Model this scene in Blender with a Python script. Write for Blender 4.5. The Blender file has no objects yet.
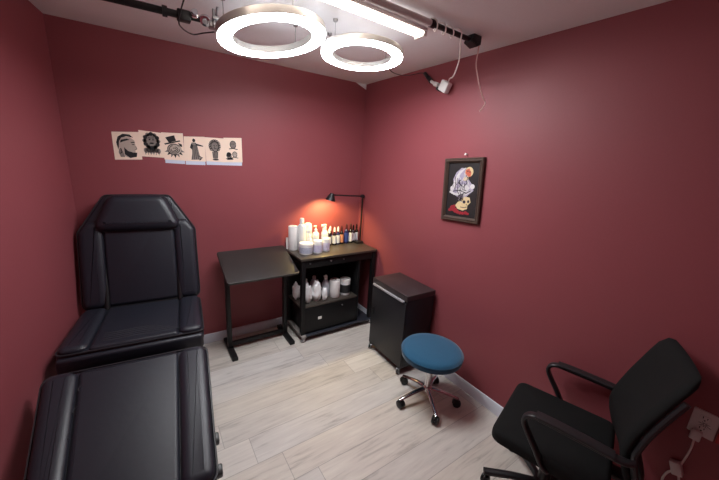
import bpy, bmesh, math, random
from mathutils import Vector, Matrix, Euler, noise
random.seed(7)
S = bpy.context.scene
COL = S.collection
PI = math.pi

# ------------------------------------------------------------------ materials
def new_mat(name):
    m = bpy.data.materials.new(name); m.use_nodes = True
    return m, m.node_tree.nodes, m.node_tree.links, m.node_tree.nodes['Principled BSDF']

def lin(c):
    return tuple(((v/255)/12.92 if v/255 <= .04045 else ((v/255+.055)/1.055)**2.4) for v in c) + (1,)

def mat(name, rgb, rough=.5, metal=0, bump=0, scale=60, var=0, spec=.5, alpha=1, sheen=0, coat=0, trans=0):
    m, N, L, b = new_mat(name)
    c = lin(rgb)
    b.inputs['Base Color'].default_value = c
    b.inputs['Roughness'].default_value = rough
    b.inputs['Metallic'].default_value = metal
    b.inputs['Specular IOR Level'].default_value = spec
    b.inputs['Alpha'].default_value = alpha
    b.inputs['Sheen Weight'].default_value = sheen
    b.inputs['Coat Weight'].default_value = coat
    b.inputs['Transmission Weight'].default_value = trans
    tc = N.new('ShaderNodeTexCoord')
    nz = N.new('ShaderNodeTexNoise'); nz.inputs['Scale'].default_value = scale; nz.inputs['Detail'].default_value = 4
    L.new(tc.outputs['Object'], nz.inputs['Vector'])
    if var:
        mx = N.new('ShaderNodeMixRGB'); mx.blend_type = 'MIX'
        mx.inputs[1].default_value = tuple(v*(1-var) for v in c[:3])+(1,)
        mx.inputs[2].default_value = tuple(min(1, v*(1+var)) for v in c[:3])+(1,)
        L.new(nz.outputs['Fac'], mx.inputs[0]); L.new(mx.outputs[0], b.inputs['Base Color'])
    if bump:
        bp = N.new('ShaderNodeBump'); bp.inputs['Strength'].default_value = bump; bp.inputs['Distance'].default_value = .01
        L.new(nz.outputs['Fac'], bp.inputs['Height']); L.new(bp.outputs[0], b.inputs['Normal'])
    return m

def emit(name, rgb, strength):
    m, N, L, b = new_mat(name)
    N.remove(b)
    e = N.new('ShaderNodeEmission'); e.inputs[0].default_value = lin(rgb); e.inputs[1].default_value = strength
    L.new(e.outputs[0], N['Material Output'].inputs[0])
    return m

WALL = mat('red wall paint', (146, 75, 81), .5, bump=.04, scale=90, var=.04, spec=.35)
CEIL = mat('ceiling paint', (236, 235, 237), .8, bump=.05, scale=70, var=.03)
BASEB = mat('white skirting paint', (222, 225, 234), .4, var=.03, scale=12)
VINYL = mat('black vinyl', (27, 30, 41), .47, bump=.05, scale=55, var=.08, spec=.6)
VINYLC = mat('black vinyl panel', (26, 29, 40), .5, bump=.06, scale=30, var=.08, spec=.55)
VPIPE = mat('black vinyl piping', (48, 48, 52), .35)
STITCH = mat('grey stitch', (62, 62, 66), .6)
BLKMETAL = mat('black powder coat', (20, 20, 22), .45, var=.1, spec=.4)
BLKPLASTIC = mat('black plastic', (24, 24, 26), .4, var=.08)
BLKTOP = mat('black laminate top', (44, 40, 39), .42, bump=.03, scale=120, var=.1)
CARTTOP = mat('cart laminate top', (70, 64, 58), .38, bump=.03, scale=120, var=.12)
CARTBLK = mat('cart black laminate', (17, 17, 19), .5, var=.1, spec=.3)
DECK = mat('dark blue grey laminate', (46, 50, 60), .5, var=.1)
RAILG = mat('grey rail', (150, 145, 140), .45, var=.05)
CABM = mat('cabinet black laminate', (33, 33, 37), .45, var=.06, spec=.4)
CABTOP = mat('cabinet top laminate', (58, 50, 51), .4, bump=.02, var=.08)
CHROME = mat('chrome', (215, 215, 218), .12, metal=1, var=.02)
STEEL = mat('brushed steel', (150, 150, 152), .35, metal=1, var=.05)
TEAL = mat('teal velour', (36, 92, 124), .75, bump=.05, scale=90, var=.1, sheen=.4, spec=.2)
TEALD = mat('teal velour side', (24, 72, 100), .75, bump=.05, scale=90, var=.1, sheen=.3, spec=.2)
FABRIC = mat('black mesh fabric', (26, 27, 27), .85, bump=.15, scale=400, var=.15, spec=.2)
ARM = mat('arm rest plastic', (38, 38, 40), .38, var=.05)
WHITEP = mat('white plastic', (236, 236, 232), .35, var=.02)
WHITEP2 = mat('white bottle plastic', (228, 230, 230), .3, var=.03)
CREAMP = mat('off white plastic', (226, 222, 214), .4, var=.03)
PAPERW = mat('white paper towel', (238, 236, 234), .9, bump=.1, scale=80, var=.02)
CLEARP = mat('clear plastic', (216, 222, 232), .2, var=.05, alpha=.85)
BAGM = mat('plastic film bag', (250, 250, 252), .3, bump=.25, scale=45, var=.1, alpha=.97)
LILAC = mat('lilac label', (205, 200, 222), .5, var=.25, scale=55)
BLUEGREY = mat('blue grey label', (180, 186, 204), .5, var=.35, scale=60)
LABELW = mat('white label', (214, 220, 228), .5, var=.05)
LABELO = mat('orange label', (200, 140, 110), .5, var=.2)
LABELB = mat('blue label', (50, 70, 140), .4, var=.2)
LABELD = mat('black patterned label', (40, 40, 42), .5, var=.6, scale=70)
INKB = mat('ink bottle black', (22, 18, 20), .2, var=.1)
INKN = mat('ink bottle navy', (28, 34, 78), .2, var=.1)
DARKRED = mat('dark red cap', (60, 22, 24), .35, var=.1)
PAPERC = mat('cream flash paper', (250, 226, 206), .85, var=.03, scale=20)
PAPERB = mat('pale blue paper', (208, 214, 232), .8, var=.03, scale=20)
INK = mat('drawing ink', (38, 36, 38), .9, var=.3, scale=120)
INKG = mat('drawing grey wash', (132, 122, 116), .9, var=.2, scale=150)
INKL = mat('drawing light wash', (188, 172, 160), .9, var=.12, scale=150)
FRAMEW = mat('dark carved wood', (74, 58, 50), .45, bump=.3, scale=70, var=.3)
CANVAS = mat('black canvas', (28, 22, 24), .6, var=.2)
A_LILAC = mat('painted lilac grey', (170, 160, 182), .6, var=.25, scale=120)
A_WHITE = mat('painted white', (216, 212, 212), .6, var=.1, scale=120)
A_SKIN = mat('painted orange red', (208, 104, 78), .6, var=.25, scale=90)
A_CREAM = mat('painted cream', (220, 196, 150), .6, var=.2, scale=110)
A_RED = mat('painted red', (158, 34, 48), .6, var=.4, scale=120)
A_DARK = mat('painted shadow', (52, 44, 54), .6, var=.3)
WALLPLATE = mat('white wall plate', (214, 208, 206), .4, var=.02)
CORDW = mat('white cord', (226, 216, 212), .5, var=.02)
CORDP = mat('pale pink cord', (226, 190, 184), .5, var=.03)
CORDB = mat('black cord', (20, 20, 22), .5)
REDP = mat('red plastic', (190, 30, 36), .4, var=.05)
POLEG = mat('grey pole paint', (214, 210, 208), .45, var=.05)
RINGW = mat('ring light housing', (196, 194, 190), .35, metal=.6, var=.04)
FIXT = mat('white fixture body', (222, 218, 216), .5, var=.02)
RINGLIT = emit('ring diffuser glow', (248, 251, 255), 57)
TUBELIT = emit('tube diffuser glow', (255, 236, 220), 9)
RINGTOP = emit('added ring upglow', (248, 251, 255), 1.7)  # added upward glow to lift the ceiling brightness, no known lamp face
BULBLIT = emit('lamp bulb glow', (255, 214, 170), 14)

def floor_mat():
    m, N, L, b = new_mat('grey oak planks')
    geo = N.new('ShaderNodeNewGeometry'); sep = N.new('ShaderNodeSeparateXYZ')
    L.new(geo.outputs['Position'], sep.inputs[0])
    def mt(op, a, c=None, cl=False):
        n = N.new('ShaderNodeMath'); n.operation = op; n.use_clamp = cl
        for i, v in enumerate((a, c)):
            if v is None: continue
            if isinstance(v, (int, float)): n.inputs[i].default_value = v
            else: L.new(v, n.inputs[i])
        return n.outputs[0]
    PW, PL, ST = .197, 1.22, .145
    v = mt('DIVIDE', mt('ADD', sep.outputs['Y'], 1.047+PW*40), PW)
    row = mt('FLOOR', v); fv = mt('FRACT', v)
    # row 39 spans y -1.244..-1.047 : end at x = -1.73
    u = mt('DIVIDE', mt('ADD', mt('ADD', sep.outputs['X'], 1.73+PL*30), mt('MULTIPLY', mt('SUBTRACT', row, 39), ST)), PL)
    colm = mt('FLOOR', u); fu = mt('FRACT', u)
    ev = mt('MULTIPLY', mt('MINIMUM', fv, mt('SUBTRACT', 1, fv)), PW)
    eu = mt('MULTIPLY', mt('MINIMUM', fu, mt('SUBTRACT', 1, fu)), PL)
    edge = mt('MINIMUM', eu, ev)
    seam = mt('SUBTRACT', 1, mt('DIVIDE', edge, .0022, ), True)
    comb = N.new('ShaderNodeCombineXYZ'); L.new(colm, comb.inputs[0]); L.new(row, comb.inputs[1])
    wn = N.new('ShaderNodeTexWhiteNoise'); L.new(comb.outputs[0], wn.inputs['Vector'])
    wsep = N.new('ShaderNodeSeparateXYZ'); L.new(wn.outputs['Color'], wsep.inputs[0])
    gv = N.new('ShaderNodeCombineXYZ')
    L.new(mt('ADD', mt('MULTIPLY', sep.outputs['X'], 2.2), mt('MULTIPLY', wsep.outputs[0], 37)), gv.inputs[0])
    L.new(mt('ADD', mt('MULTIPLY', sep.outputs['Y'], 22), mt('MULTIPLY', wsep.outputs[1], 51)), gv.inputs[1])
    g = N.new('ShaderNodeTexNoise'); g.inputs['Scale'].default_value = 1.6; g.inputs['Detail'].default_value = 7; g.inputs['Roughness'].default_value = .62; g.inputs['Distortion'].default_value = .5
    L.new(gv.outputs[0], g.inputs['Vector'])
    gv2 = N.new('ShaderNodeVectorMath'); gv2.operation = 'MULTIPLY'; gv2.inputs[1].default_value = (.5, .12, 1)
    L.new(gv.outputs[0], gv2.inputs[0])
    g2 = N.new('ShaderNodeTexNoise'); g2.inputs['Scale'].default_value = 1.3; g2.inputs['Detail'].default_value = 3
    L.new(gv2.outputs[0], g2.inputs['Vector'])
    ramp = N.new('ShaderNodeValToRGB')
    ramp.color_ramp.elements[0].position = .28; ramp.color_ramp.elements[0].color = lin((146, 139, 130))
    ramp.color_ramp.elements[1].position = .66; ramp.color_ramp.elements[1].color = lin((228, 222, 212))
    e = ramp.color_ramp.elements.new(.46); e.color = lin((211, 204, 195))
    L.new(mt('ADD', mt('MULTIPLY', g.outputs['Fac'], .6), mt('MULTIPLY', g2.outputs['Fac'], .4)), ramp.inputs[0])
    hv = N.new('ShaderNodeHueSaturation')
    L.new(ramp.outputs[0], hv.inputs['Color'])
    L.new(mt('ADD', mt('MULTIPLY', wsep.outputs[2], .12), .93), hv.inputs['Value'])
    L.new(mt('ADD', mt('MULTIPLY', wsep.outputs[0], .6), .6), hv.inputs['Saturation'])
    mx = N.new('ShaderNodeMixRGB'); mx.inputs[2].default_value = lin((108, 101, 97))
    L.new(mt('MULTIPLY', seam, .75), mx.inputs[0]); L.new(hv.outputs[0], mx.inputs[1])
    L.new(mx.outputs[0], b.inputs['Base Color'])
    b.inputs['Roughness'].default_value = .42
    bp = N.new('ShaderNodeBump'); bp.inputs['Strength'].default_value = .25; bp.inputs['Distance'].default_value = .002
    L.new(mt('SUBTRACT', mt('MULTIPLY', g.outputs['Fac'], .25), seam), bp.inputs['Height']); L.new(bp.outputs[0], b.inputs['Normal'])
    return m
FLOOR = floor_mat()

# ------------------------------------------------------------------ object helpers
FR = {}          # object name -> frame (4x4) of its top-level thing
def thing(name, label, cat, loc=(0, 0, 0), rotz=0, group=None, rot=None):
    o = bpy.data.objects.new(name, None); COL.objects.link(o)
    o.empty_display_size = .1
    o.location = loc; o.rotation_euler = rot if rot else (0, 0, rotz)
    o['label'] = label; o['category'] = cat
    if group: o['group'] = group
    FR[o.name] = Matrix.Translation(Vector(loc)) @ o.rotation_euler.to_matrix().to_4x4()
    return o

def tag(o, label, cat, group=None):
    o['label'] = label; o['category'] = cat
    if group: o['group'] = group
    return o

def to_mesh(name, bm, m, ang=40):
    bmesh.ops.recalc_face_normals(bm, faces=bm.faces)
    me = bpy.data.meshes.new(name); bm.to_mesh(me); bm.free()
    me.materials.append(m)
    for p in me.polygons: p.use_smooth = True
    me.set_sharp_from_angle(angle=math.radians(ang))
    return me

def obj(name, bm, m, parent=None, world=False, ang=40, label=None):
    """one mesh object; world=True: geometry is given in room coordinates"""
    if parent is not None and world:
        bm.transform(FR[parent.name].inverted())
    o = bpy.data.objects.new(name, to_mesh(name, bm, m, ang)); COL.objects.link(o)
    if parent is not None:
        o.parent = parent
        FR[o.name] = FR[parent.name]
    if label: o['label'] = label
    return o

def solo(name, bm, m, label, cat, group=None, ang=40):
    """top-level one-mesh thing; origin moved to the base centre"""
    xs = [v.co.x for v in bm.verts]; ys = [v.co.y for v in bm.verts]; zs = [v.co.z for v in bm.verts]
    c = Vector(((min(xs)+max(xs))/2, (min(ys)+max(ys))/2, min(zs)))
    bm.transform(Matrix.Translation(-c))
    o = obj(name, bm, m, ang=ang); o.location = c
    return tag(o, label, cat, group)

def struct(name, bm, m):
    o = obj(name, bm, m); o['kind'] = 'structure'; return o

def B(): return bmesh.new()

def merge(bm, other, M=None):
    if M is not None: other.transform(M)
    me = bpy.data.meshes.new('tmp'); other.to_mesh(me); other.free()
    bm.from_mesh(me); bpy.data.meshes.remove(me)
    return bm

def box(bm, x0, x1, y0, y1, z0, z1, bev=0, seg=2, M=None):
    t = B(); bmesh.ops.create_cube(t, size=1)
    for v in t.verts:
        v.co = Vector(((x0+x1)/2+v.co.x*(x1-x0), (y0+y1)/2+v.co.y*(y1-y0), (z0+z1)/2+v.co.z*(z1-z0)))
    if bev:
        bmesh.ops.bevel(t, geom=t.edges[:], offset=bev, segments=seg, profile=.5, affect='EDGES', clamp_overlap=True)
    return merge(bm, t, M)

def lathe(bm, prof, loc=(0, 0, 0), seg=32, M=None):
    t = B(); rings = []
    for r, z in prof:
        if r <= 1e-6: rings.append([t.verts.new((0, 0, z))])
        else: rings.append([t.verts.new((r*math.cos(2*PI*k/seg), r*math.sin(2*PI*k/seg), z)) for k in range(seg)])
    for a, b in zip(rings, rings[1:]):
        for k in range(seg):
            q = [a[k % len(a)], a[(k+1) % len(a)], b[(k+1) % len(b)], b[k % len(b)]]
            u = []
            for v in q:
                if v not in u: u.append(v)
            if len(u) > 2:
                try: t.faces.new(u)
                except ValueError: pass
    for rg in (rings[0], rings[-1]):
        if len(rg) > 2: t.faces.new(rg)
    t.transform(Matrix.Translation(Vector(loc)))
    return merge(bm, t, M)

def orient(p, d):
    """frame at p with z along d"""
    d = Vector(d).normalized()
    return Matrix.Translation(Vector(p)) @ d.to_track_quat('Z', 'Y').to_matrix().to_4x4()

def rod(bm, p, q, r, r2=None, seg=16, bev=0):
    p = Vector(p); q = Vector(q); l = (q-p).length
    r2 = r if r2 is None else r2
    return lathe(bm, [(0, 0), (r, 0), (r2, l), (0, l)], seg=seg, M=orient(p, q-p))

def smooth_path(pts, n=8):
    P = [Vector(p) for p in pts]; out = []
    for i in range(len(P)-1):
        p0 = P[max(i-1, 0)]; p1 = P[i]; p2 = P[i+1]; p3 = P[min(i+2, len(P)-1)]
        for k in range(n):
            t = k/n
            out.append(.5*((2*p1)+(p2-p0)*t+(2*p0-5*p1+4*p2-p3)*t*t+(3*p1-p0-3*p2+p3)*t**3))
    out.append(P[-1]); return out

def tube(bm, pts, r, seg=8, closed=False, sx=1, sy=1, up=(0, 0, 1)):
    """sweep an ellipse (sx,sy)*r along pts"""
    P = [Vector(p) for p in pts]; n = len(P); rings = []
    u = Vector(up)
    for i in range(n):
        a = P[(i-1) % n] if (closed or i > 0) else P[i]
        b = P[(i+1) % n] if (closed or i < n-1) else P[i]
        d = (b-a).normalized()
        s = d.cross(u)
        if s.length < 1e-4: s = d.cross(Vector((1, 0.01, 0)))
        s.normalize(); w = s.cross(d).normalized(); u = w
        rr = r[i] if isinstance(r, (list, tuple)) else r
        rings.append([bm.verts.new(P[i]+(s*math.cos(2*PI*k/seg)*sx+w*math.sin(2*PI*k/seg)*sy)*rr) for k in range(seg)])
    last = n if closed else n-1
    for i in range(last):
        a = rings[i]; b = rings[(i+1) % n]
        for k in range(seg): bm.faces.new((a[k], a[(k+1) % seg], b[(k+1) % seg], b[k]))
    if not closed:
        bm.faces.new(rings[0][::-1]); bm.faces.new(rings[-1])
    return bm

def bar_sweep(bm, pts, w, t, side):
    """flat bar (width w along 'side', thickness t) swept along pts with rounded edges"""
    P = [Vector(p) for p in pts]; s = Vector(side).normalized(); rings = []
    prof = []
    rr = t*.45
    for cx, cy, a0 in ((w/2-rr, t/2-rr, 0), (-w/2+rr, t/2-rr, 90), (-w/2+rr, -t/2+rr, 180), (w/2-rr, -t/2+rr, 270)):
        for k in range(4):
            a = math.radians(a0+k*30); prof.append((cx+rr*math.cos(a), cy+rr*math.sin(a)))
    for i in range(len(P)):
        d = (P[min(i+1, len(P)-1)]-P[max(i-1, 0)]).normalized()
        nn = s.cross(d).normalized()
        rings.append([bm.verts.new(P[i]+s*a+nn*b) for a, b in prof])
    m = len(prof)
    for a, b in zip(rings, rings[1:]):
        for k in range(m): bm.faces.new((a[k], a[(k+1) % m], b[(k+1) % m], b[k]))
    bm.faces.new(rings[0][::-1]); bm.faces.new(rings[-1])
    return bm

def round_poly(pts, r, n=5):
    out = []; N_ = len(pts)
    for i in range(N_):
        p = Vector(pts[i]).to_2d(); a = Vector(pts[i-1]).to_2d(); b = Vector(pts[(i+1) % N_]).to_2d()
        ri = r[i] if isinstance(r, (list, tuple)) else r
        da = (a-p).normalized(); db = (b-p).normalized()
        ang = da.angle(db); d = min(ri/math.tan(ang/2), (a-p).length*.49, (b-p).length*.49)
        p0 = p+da*d; p1 = p+db*d
        for k in range(n+1):
            t = k/n
            out.append(((1-t)**2*p0+2*t*(1-t)*p+t*t*p1))
    return out

def slab(bm, outline, z0, z1, bev=.01, seg=3, bot=0, M=None, crown=0, bz=None):
    """extruded outline, rounded top rim; crown: extra swell of the top through inset rings"""
    t = B(); n = len(outline); bz = bev if bz is None else bz
    c = sum((Vector(p) for p in outline), Vector((0, 0)))/n
    def ring(inset, z):
        res = []
        for i in range(n):
            p = Vector(outline[i]); a = Vector(outline[i-1]); b = Vector(outline[(i+1) % n])
            d = (b-a)
            nn = Vector((-d.y, d.x)).normalized() if d.length > 1e-9 else (c-p).normalized()
            res.append(t.verts.new((p.x+nn.x*inset, p.y+nn.y*inset, z)))
        return res
    area = sum(outline[i][0]*outline[(i+1) % n][1]-outline[(i+1) % n][0]*outline[i][1] for i in range(n))
    sg = 1 if area > 0 else -1
    rings = []
    if bot:
        for k in range(seg+1):
            a = PI/2*(1-k/seg); rings.append(ring(sg*bot*(1-math.cos(a)), z0+bot*(1-math.sin(a))))
    else: rings.append(ring(0, z0))
    for k in range(seg+1):
        a = PI/2*k/seg; rings.append(ring(sg*bev*(1-math.cos(a)), z1-bz+bz*math.sin(a)))
    for a, b in zip(rings, rings[1:]):
        for k in range(n): t.faces.new((a[k], a[(k+1) % n], b[(k+1) % n], b[k]))
    t.faces.new(rings[0][::-1])
    if crown:
        prev = rings[-1]
        for f, h in ((.8, .45), (.55, .8), (.28, .96)):
            cur = [t.verts.new((c.x+(v.co.x-c.x)*f, c.y+(v.co.y-c.y)*f, z1+crown*h)) for v in rings[-1]]
            for k in range(n): t.faces.new((prev[k], prev[(k+1) % n], cur[(k+1) % n], cur[k]))
            prev = cur
        cv = t.verts.new((c.x, c.y, z1+crown))
        for k in range(n): t.faces.new((prev[k], prev[(k+1) % n], cv))
    else: t.faces.new(rings[-1])
    return merge(bm, t, M)

def frame(o, u, v, n):
    M = Matrix.Identity(4)
    for i, c in enumerate((u, v, n)): M.col[i] = Vector(c).to_4d(); M[3][i] = 0
    M.col[3] = Vector(o).to_4d(); return M

def rect(x0, x1, y0, y1): return [(x0, y0), (x1, y0), (x1, y1), (x0, y1)]

# ------------------------------------------------------------------ the room
H = 2.5
def wallx(y): return -2.406+.12*y         # the left wall opens slightly towards the viewer
YF = -3.45
b = B(); box(b, -3.0, .12, YF-.12, .12, -.1, 0); struct('floor', b, FLOOR)
b = B(); box(b, -3.0, .12, YF-.12, .12, H, H+.1); struct('ceiling', b, CEIL)
b = B(); box(b, -2.55, .12, 0, .12, 0, H); struct('wall_back', b, WALL)
b = B(); box(b, 0, .12, YF-.12, 0, 0, H); struct('wall_right', b, WALL)
b = B(); box(b, -3.0, 0, YF-.12, YF, 0, H); struct('wall_front', b, WALL)
b = B(); slab(b, [(-2.406, 0), (wallx(YF), YF), (wallx(YF)-.12, YF), (-2.526, 0)][::-1], 0, H, bev=.0005, seg=1); struct('wall_left', b, WALL)
def skirting(name, p, q, n):
    b = B(); p = Vector(p); q = Vector(q); d = (q-p).normalized()
    M = frame((p.x, p.y, 0), (d.x, d.y, 0), (n[0], n[1], 0), (0, 0, 1))
    L_ = (q-p).length
    prof = [(0, 0), (.013, 0), (.013, .075), (.006, .088), (0, .09)]
    A = [b.verts.new(M @ Vector((0, y, z))) for y, z in prof]; C = [b.verts.new(M @ Vector((L_, y, z))) for y, z in prof]
    k = len(prof)
    for i in range(k): b.faces.new((A[i], A[(i+1) % k], C[(i+1) % k], C[i]))
    b.faces.new(A[::-1]); b.faces.new(C)
    struct(name, b, BASEB)
skirting('baseboard_back', (-2.40, 0), (0, 0), (0, -1))
skirting('baseboard_right', (0, -.013), (0, YF), (-1, 0))
skirting('baseboard_left', (-2.406, -.013), (wallx(YF), YF), (.993, -.119))
b = B()                                     # white painted lip where the ceiling drops into the corner
va = [b.verts.new(v) for v in ((-.13, -.001, H), (0, -.001, H), (0, -.001, H-.05), (-.13, -.006, H), (0, -.006, H), (0, -.006, H-.05))]
for f in ((0, 2, 1), (3, 4, 5), (0, 1, 4, 3), (1, 2, 5, 4), (2, 0, 3, 5)): b.faces.new([va[i] for i in f])
struct('trim_1', b, CEIL)

# ------------------------------------------------------------------ casters
def caster(parent, loc, ang, r=.025, hood=BLKPLASTIC, wheel=BLKPLASTIC, stem=.03, w=.018):
    """part 'caster' (hood and stem) > sub-part 'wheel'; loc is the floor contact point in the parent's frame"""
    x, y, z = loc
    M = Matrix.Translation((x, y, z)) @ Matrix.Rotation(ang, 4, 'Z')
    b = B()
    pts = [(r*1.12*math.cos(a), r*1.12*math.sin(a)) for a in [math.radians(-10+i*20) for i in range(11)]]
    pts += [(-r*.4, r*.2), (r*.4, r*.2)]
    t = B(); slab(t, round_poly(pts, .002, 2), -w*.22, w*.22, bev=.002, seg=2)
    merge(b, t, M @ Matrix.Translation((0, 0, r)) @ Matrix.Rotation(PI/2, 4, 'X'))
    rod(b, M @ Vector((0, 0, r*1.05)), M @ Vector((0, 0, 2*r+stem)), .006)
    h = obj('caster', b, hood, parent)
    b = B()
    for s in (-1, 1):
        t = B(); lathe(t, [(0, -w*.25), (r*.85, -w*.25), (r, -w*.12), (r, w*.12), (r*.85, w*.25), (r*.3, w*.28), (0, w*.28)], seg=20)
        merge(b, t, M @ Matrix.Translation((0, s*w*.52, r)) @ Matrix.Rotation(PI/2, 4, 'X'))
    obj('wheel', b, wheel, h)
    return h

# ------------------------------------------------------------------ tattoo chair
tc = thing('tattoo_chair', 'large reclining black vinyl tattoo chair with padded headrest, against the left wall', 'tattoo chair', (-2.10, -.80, 0), math.radians(-5.2))
def section(name, M, outline, bol_l, bol_r, center, stitches=()):
    """cushion shell > center_panel, two bolsters, piping, stitching"""
    b = B(); slab(b, round_poly(outline, .05), -.085, -.012, bev=.02, bot=.012, M=M)
    s = obj(name, b, VINYL, tc)
    b = B(); slab(b, round_poly(center, .024), -.03, .003, bev=.022, seg=5, M=M); obj('center_panel', b, VINYLC, s)
    for bl in (bol_l, bol_r):
        b = B(); slab(b, round_poly(bl, .05, 9), -.03, .016, bev=.042, bz=.024, seg=9, M=M); obj('bolster', b, VINYL, s)
    b = B(); op = round_poly(outline, .05)
    tube(b, [M @ Vector((p[0], p[1], -.014)) for p in op], .0045, 6, closed=True); obj('piping', b, VPIPE, s)
    if stitches:
        for st in stitches:
            b = B(); tube(b, [M @ Vector(p) for p in st], .0016, 5); obj('stitch_line', b, STITCH, s)
    return s
c17, s17 = math.cos(math.radians(17)), math.sin(math.radians(17))
MB_ = frame((0, .445, .655), (1, 0, 0), (0, s17, c17), (0, -c17, s17))
ol = [(-.355, 0), (.355, 0), (.355, .53), (.20, .79), (-.20, .79), (-.355, .53)]
bk = section('backrest', MB_, ol,
             [(-.348, .008), (-.215, .008), (-.215, .60), (-.30, .60), (-.348, .525)],
             [(.215, .008), (.348, .008), (.348, .525), (.30, .60), (.215, .60)],
             [(-.213, .008), (.213, .008), (.213, .74), (-.213, .74)],
             [[(-.19+.02*k, .1+.075*j, .0075) for k in range(20)] for j in range(6)][:0])
b = B(); hp = [(-.275, .53), (.275, .53), (.165, .785), (-.165, .785)]
slab(b, round_poly(hp, [.06, .06, .08, .08], 9), -.02, .058, bev=.058, bz=.05, seg=9, M=MB_)
hr = obj('headrest', b, VINYL, tc)
b = B(); tube(b, [MB_ @ Vector((p[0]*1.02, (p[1]-.66)*1.02+.66, .006)) for p in round_poly(hp, [.06, .06, .08, .08], 9)], .0045, 6, closed=True); obj('piping', b, VPIPE, hr)
MS_ = frame((0, .43, .66), (-1, 0, 0), (0, -1, .04), (0, .04, 1))
section('seat', MS_, rect(-.35, .35, -.02, .56), rect(-.343, -.215, -.01, .553), rect(.215, .343, -.01, .553), rect(-.213, .213, -.01, .553),
        [[(.16-.018*k, .40+.024*j+.004*math.sin(k*.5), .0042) for k in range(15+2*j)] for j in range(5)])
b = B(); box(b, -.345, .345, -.155, -.105, .56, .655, .02, 4); obj('seat_front', b, VINYL, tc)
cl, sl = math.cos(math.radians(19)), math.sin(math.radians(19))
ML_ = frame((0, -.29, .668), (-1, 0, 0), (0, -cl, -sl), (0, -sl, cl))
lo = [(-.355, 0), (.35, 0), (.27, .72), (-.345, .72)]
lg = section('leg_rest', ML_, lo, [(-.347, .008), (-.215, .008), (-.212, .71), (-.338, .71)], [(.215, .008), (.342, .008), (.264, .71), (.16, .71)],
        [(-.213, .008), (.213, .008), (.158, .71), (-.210, .71)],
        [[(.185+.012*math.sin(t*.6), .10+.11*j+.007*t, .0042) for t in range(6)] for j in range(4)])
for v_ in (.52, .66):
    b = B(); box(b, -.368, -.335, v_-.024, v_+.024, -.085, -.045, .008, 2, M=ML_); obj('side_bracket', b, BLKPLASTIC, tc)
b = B(); box(b, -.27, .27, -.40, .40, .50, .53, .006)
box(b, -.27, -.22, -.42, .42, .46, .53, .006); box(b, .22, .27, -.42, .42, .46, .53, .006)
for x in (-.22, .22):
    rod(b, (x, .38, .50), (x, .57, .95), .018); rod(b, (x, -.75, .41), (x, -.30, .572), .015); rod(b, (x, -.70, .42), (x, -.38, .48), .012)
    box(b, x-.02, x+.02, -.05, .40, .52, .60, .004)
obj('frame', b, BLKMETAL, tc)
b = B(); lathe(b, [(0, .02), (.13, .02), (.12, .06), (.09, .10), (.085, .46), (.14, .50), (0, .50)], seg=36); obj('column', b, BLKMETAL, tc)
b = B(); slab(b, round_poly(rect(-.30, .30, -.42, .32), .08), 0, .03, bev=.01); obj('base_plate', b, BLKMETAL, tc)

# ------------------------------------------------------------------ tilted drafting table
dt = thing('drafting_table', 'small black table with tilted top, beside the tattoo chair', 'table', (-1.22, -.21, 0))
tilt = math.atan2(.15, .40)
MT = frame((0, -.48+.21, .75), (1, 0, 0), (0, math.cos(tilt), math.sin(tilt)), (0, -math.sin(tilt), math.cos(tilt)))
b = B(); slab(b, round_poly(rect(-.305, .303, 0, .43), .028), -.02, 0, bev=.004, bot=.003, M=MT); obj('tabletop', b, BLKTOP, dt)
for x, s in ((-.255, 1), (.265, -1)):
    b = B(); box(b, x-.018, x+.018, -.02, .03, .03, .805, .003); obj('leg', b, BLKMETAL, dt)
    b = B(); box(b, x-.024, x+.024, -.20, .17, 0, .034, .004); obj('foot', b, BLKMETAL, dt)
b = B(); box(b, -.24, .25, -.01, .02, .032, .072, .003); obj('crossbar', b, BLKMETAL, dt)
b = B(); box(b, -.275, .285, -.03, .05, .795, .812, .003); obj('top_support', b, BLKMETAL, dt)

# ------------------------------------------------------------------ utility cart
CT = .85
ct = thing('utility_cart', 'black wheeled workstation cart with an open shelf, in the back right corner', 'cart', (-.455, -.22, 0))
def wpart(name, bm, m, parent=ct, **k): return obj(name, bm, m, parent, world=True, **k)
b = B(); box(b, -.885, -.025, -.425, -.022, CT-.022, CT, .003); wpart('worktop', b, CARTTOP)
for x in (-.85, -.055):
    for y in (-.395, -.055):
        b = B(); box(b, x-.02, x+.02, y-.02, y+.02, .065, CT-.022, .002); wpart('post', b, CARTBLK)
b = B(); box(b, -.83, -.075, -.385, -.05, .745, CT-.022, .002); wpart('apron', b, CARTBLK)
b = B(); box(b, -.828, -.08, -.41, -.386, .75, CT-.026, .003); dr = wpart('drawer_front', b, CARTBLK)
for x in (-.79, -.57, -.43):
    b = B(); lathe(b, [(0, 0), (.005, 0), (.008, .008), (.006, .013), (0, .014)], seg=14, M=orient((x, -.41, .795), (0, -1, 0))); wpart('knob', b, STEEL, dr)
b = B(); box(b, -.235, -.215, -.40, -.04, .065, .745, .002); wpart('side_panel', b, CARTBLK)
b = B(); box(b, -.83, -.235, -.052, -.04, .065, .745); wpart('back_panel', b, CARTBLK)
b = B(); box(b, -.865, -.235, -.40, -.053, .342, .36, .002); wpart('shelf', b, CARTTOP)
b = B(); box(b, -.828, -.238, -.385, -.055, .075, .335, .002); wpart('drawer_box', b, CARTBLK)
b = B(); box(b, -.826, -.24, -.405, -.386, .08, .335, .003); d2 = wpart('drawer_front', b, CARTBLK)
b = B(); box(b, -.69, -.65, -.411, -.405, .20, .228, .002); wpart('label_holder', b, WHITEP, d2, label='small white label plate')
b = B(); lathe(b, [(0, 0), (.005, 0), (.008, .008), (.006, .013), (0, .014)], seg=14, M=orient((-.42, -.405, .30), (0, -1, 0))); wpart('knob', b, STEEL, d2)
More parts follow.
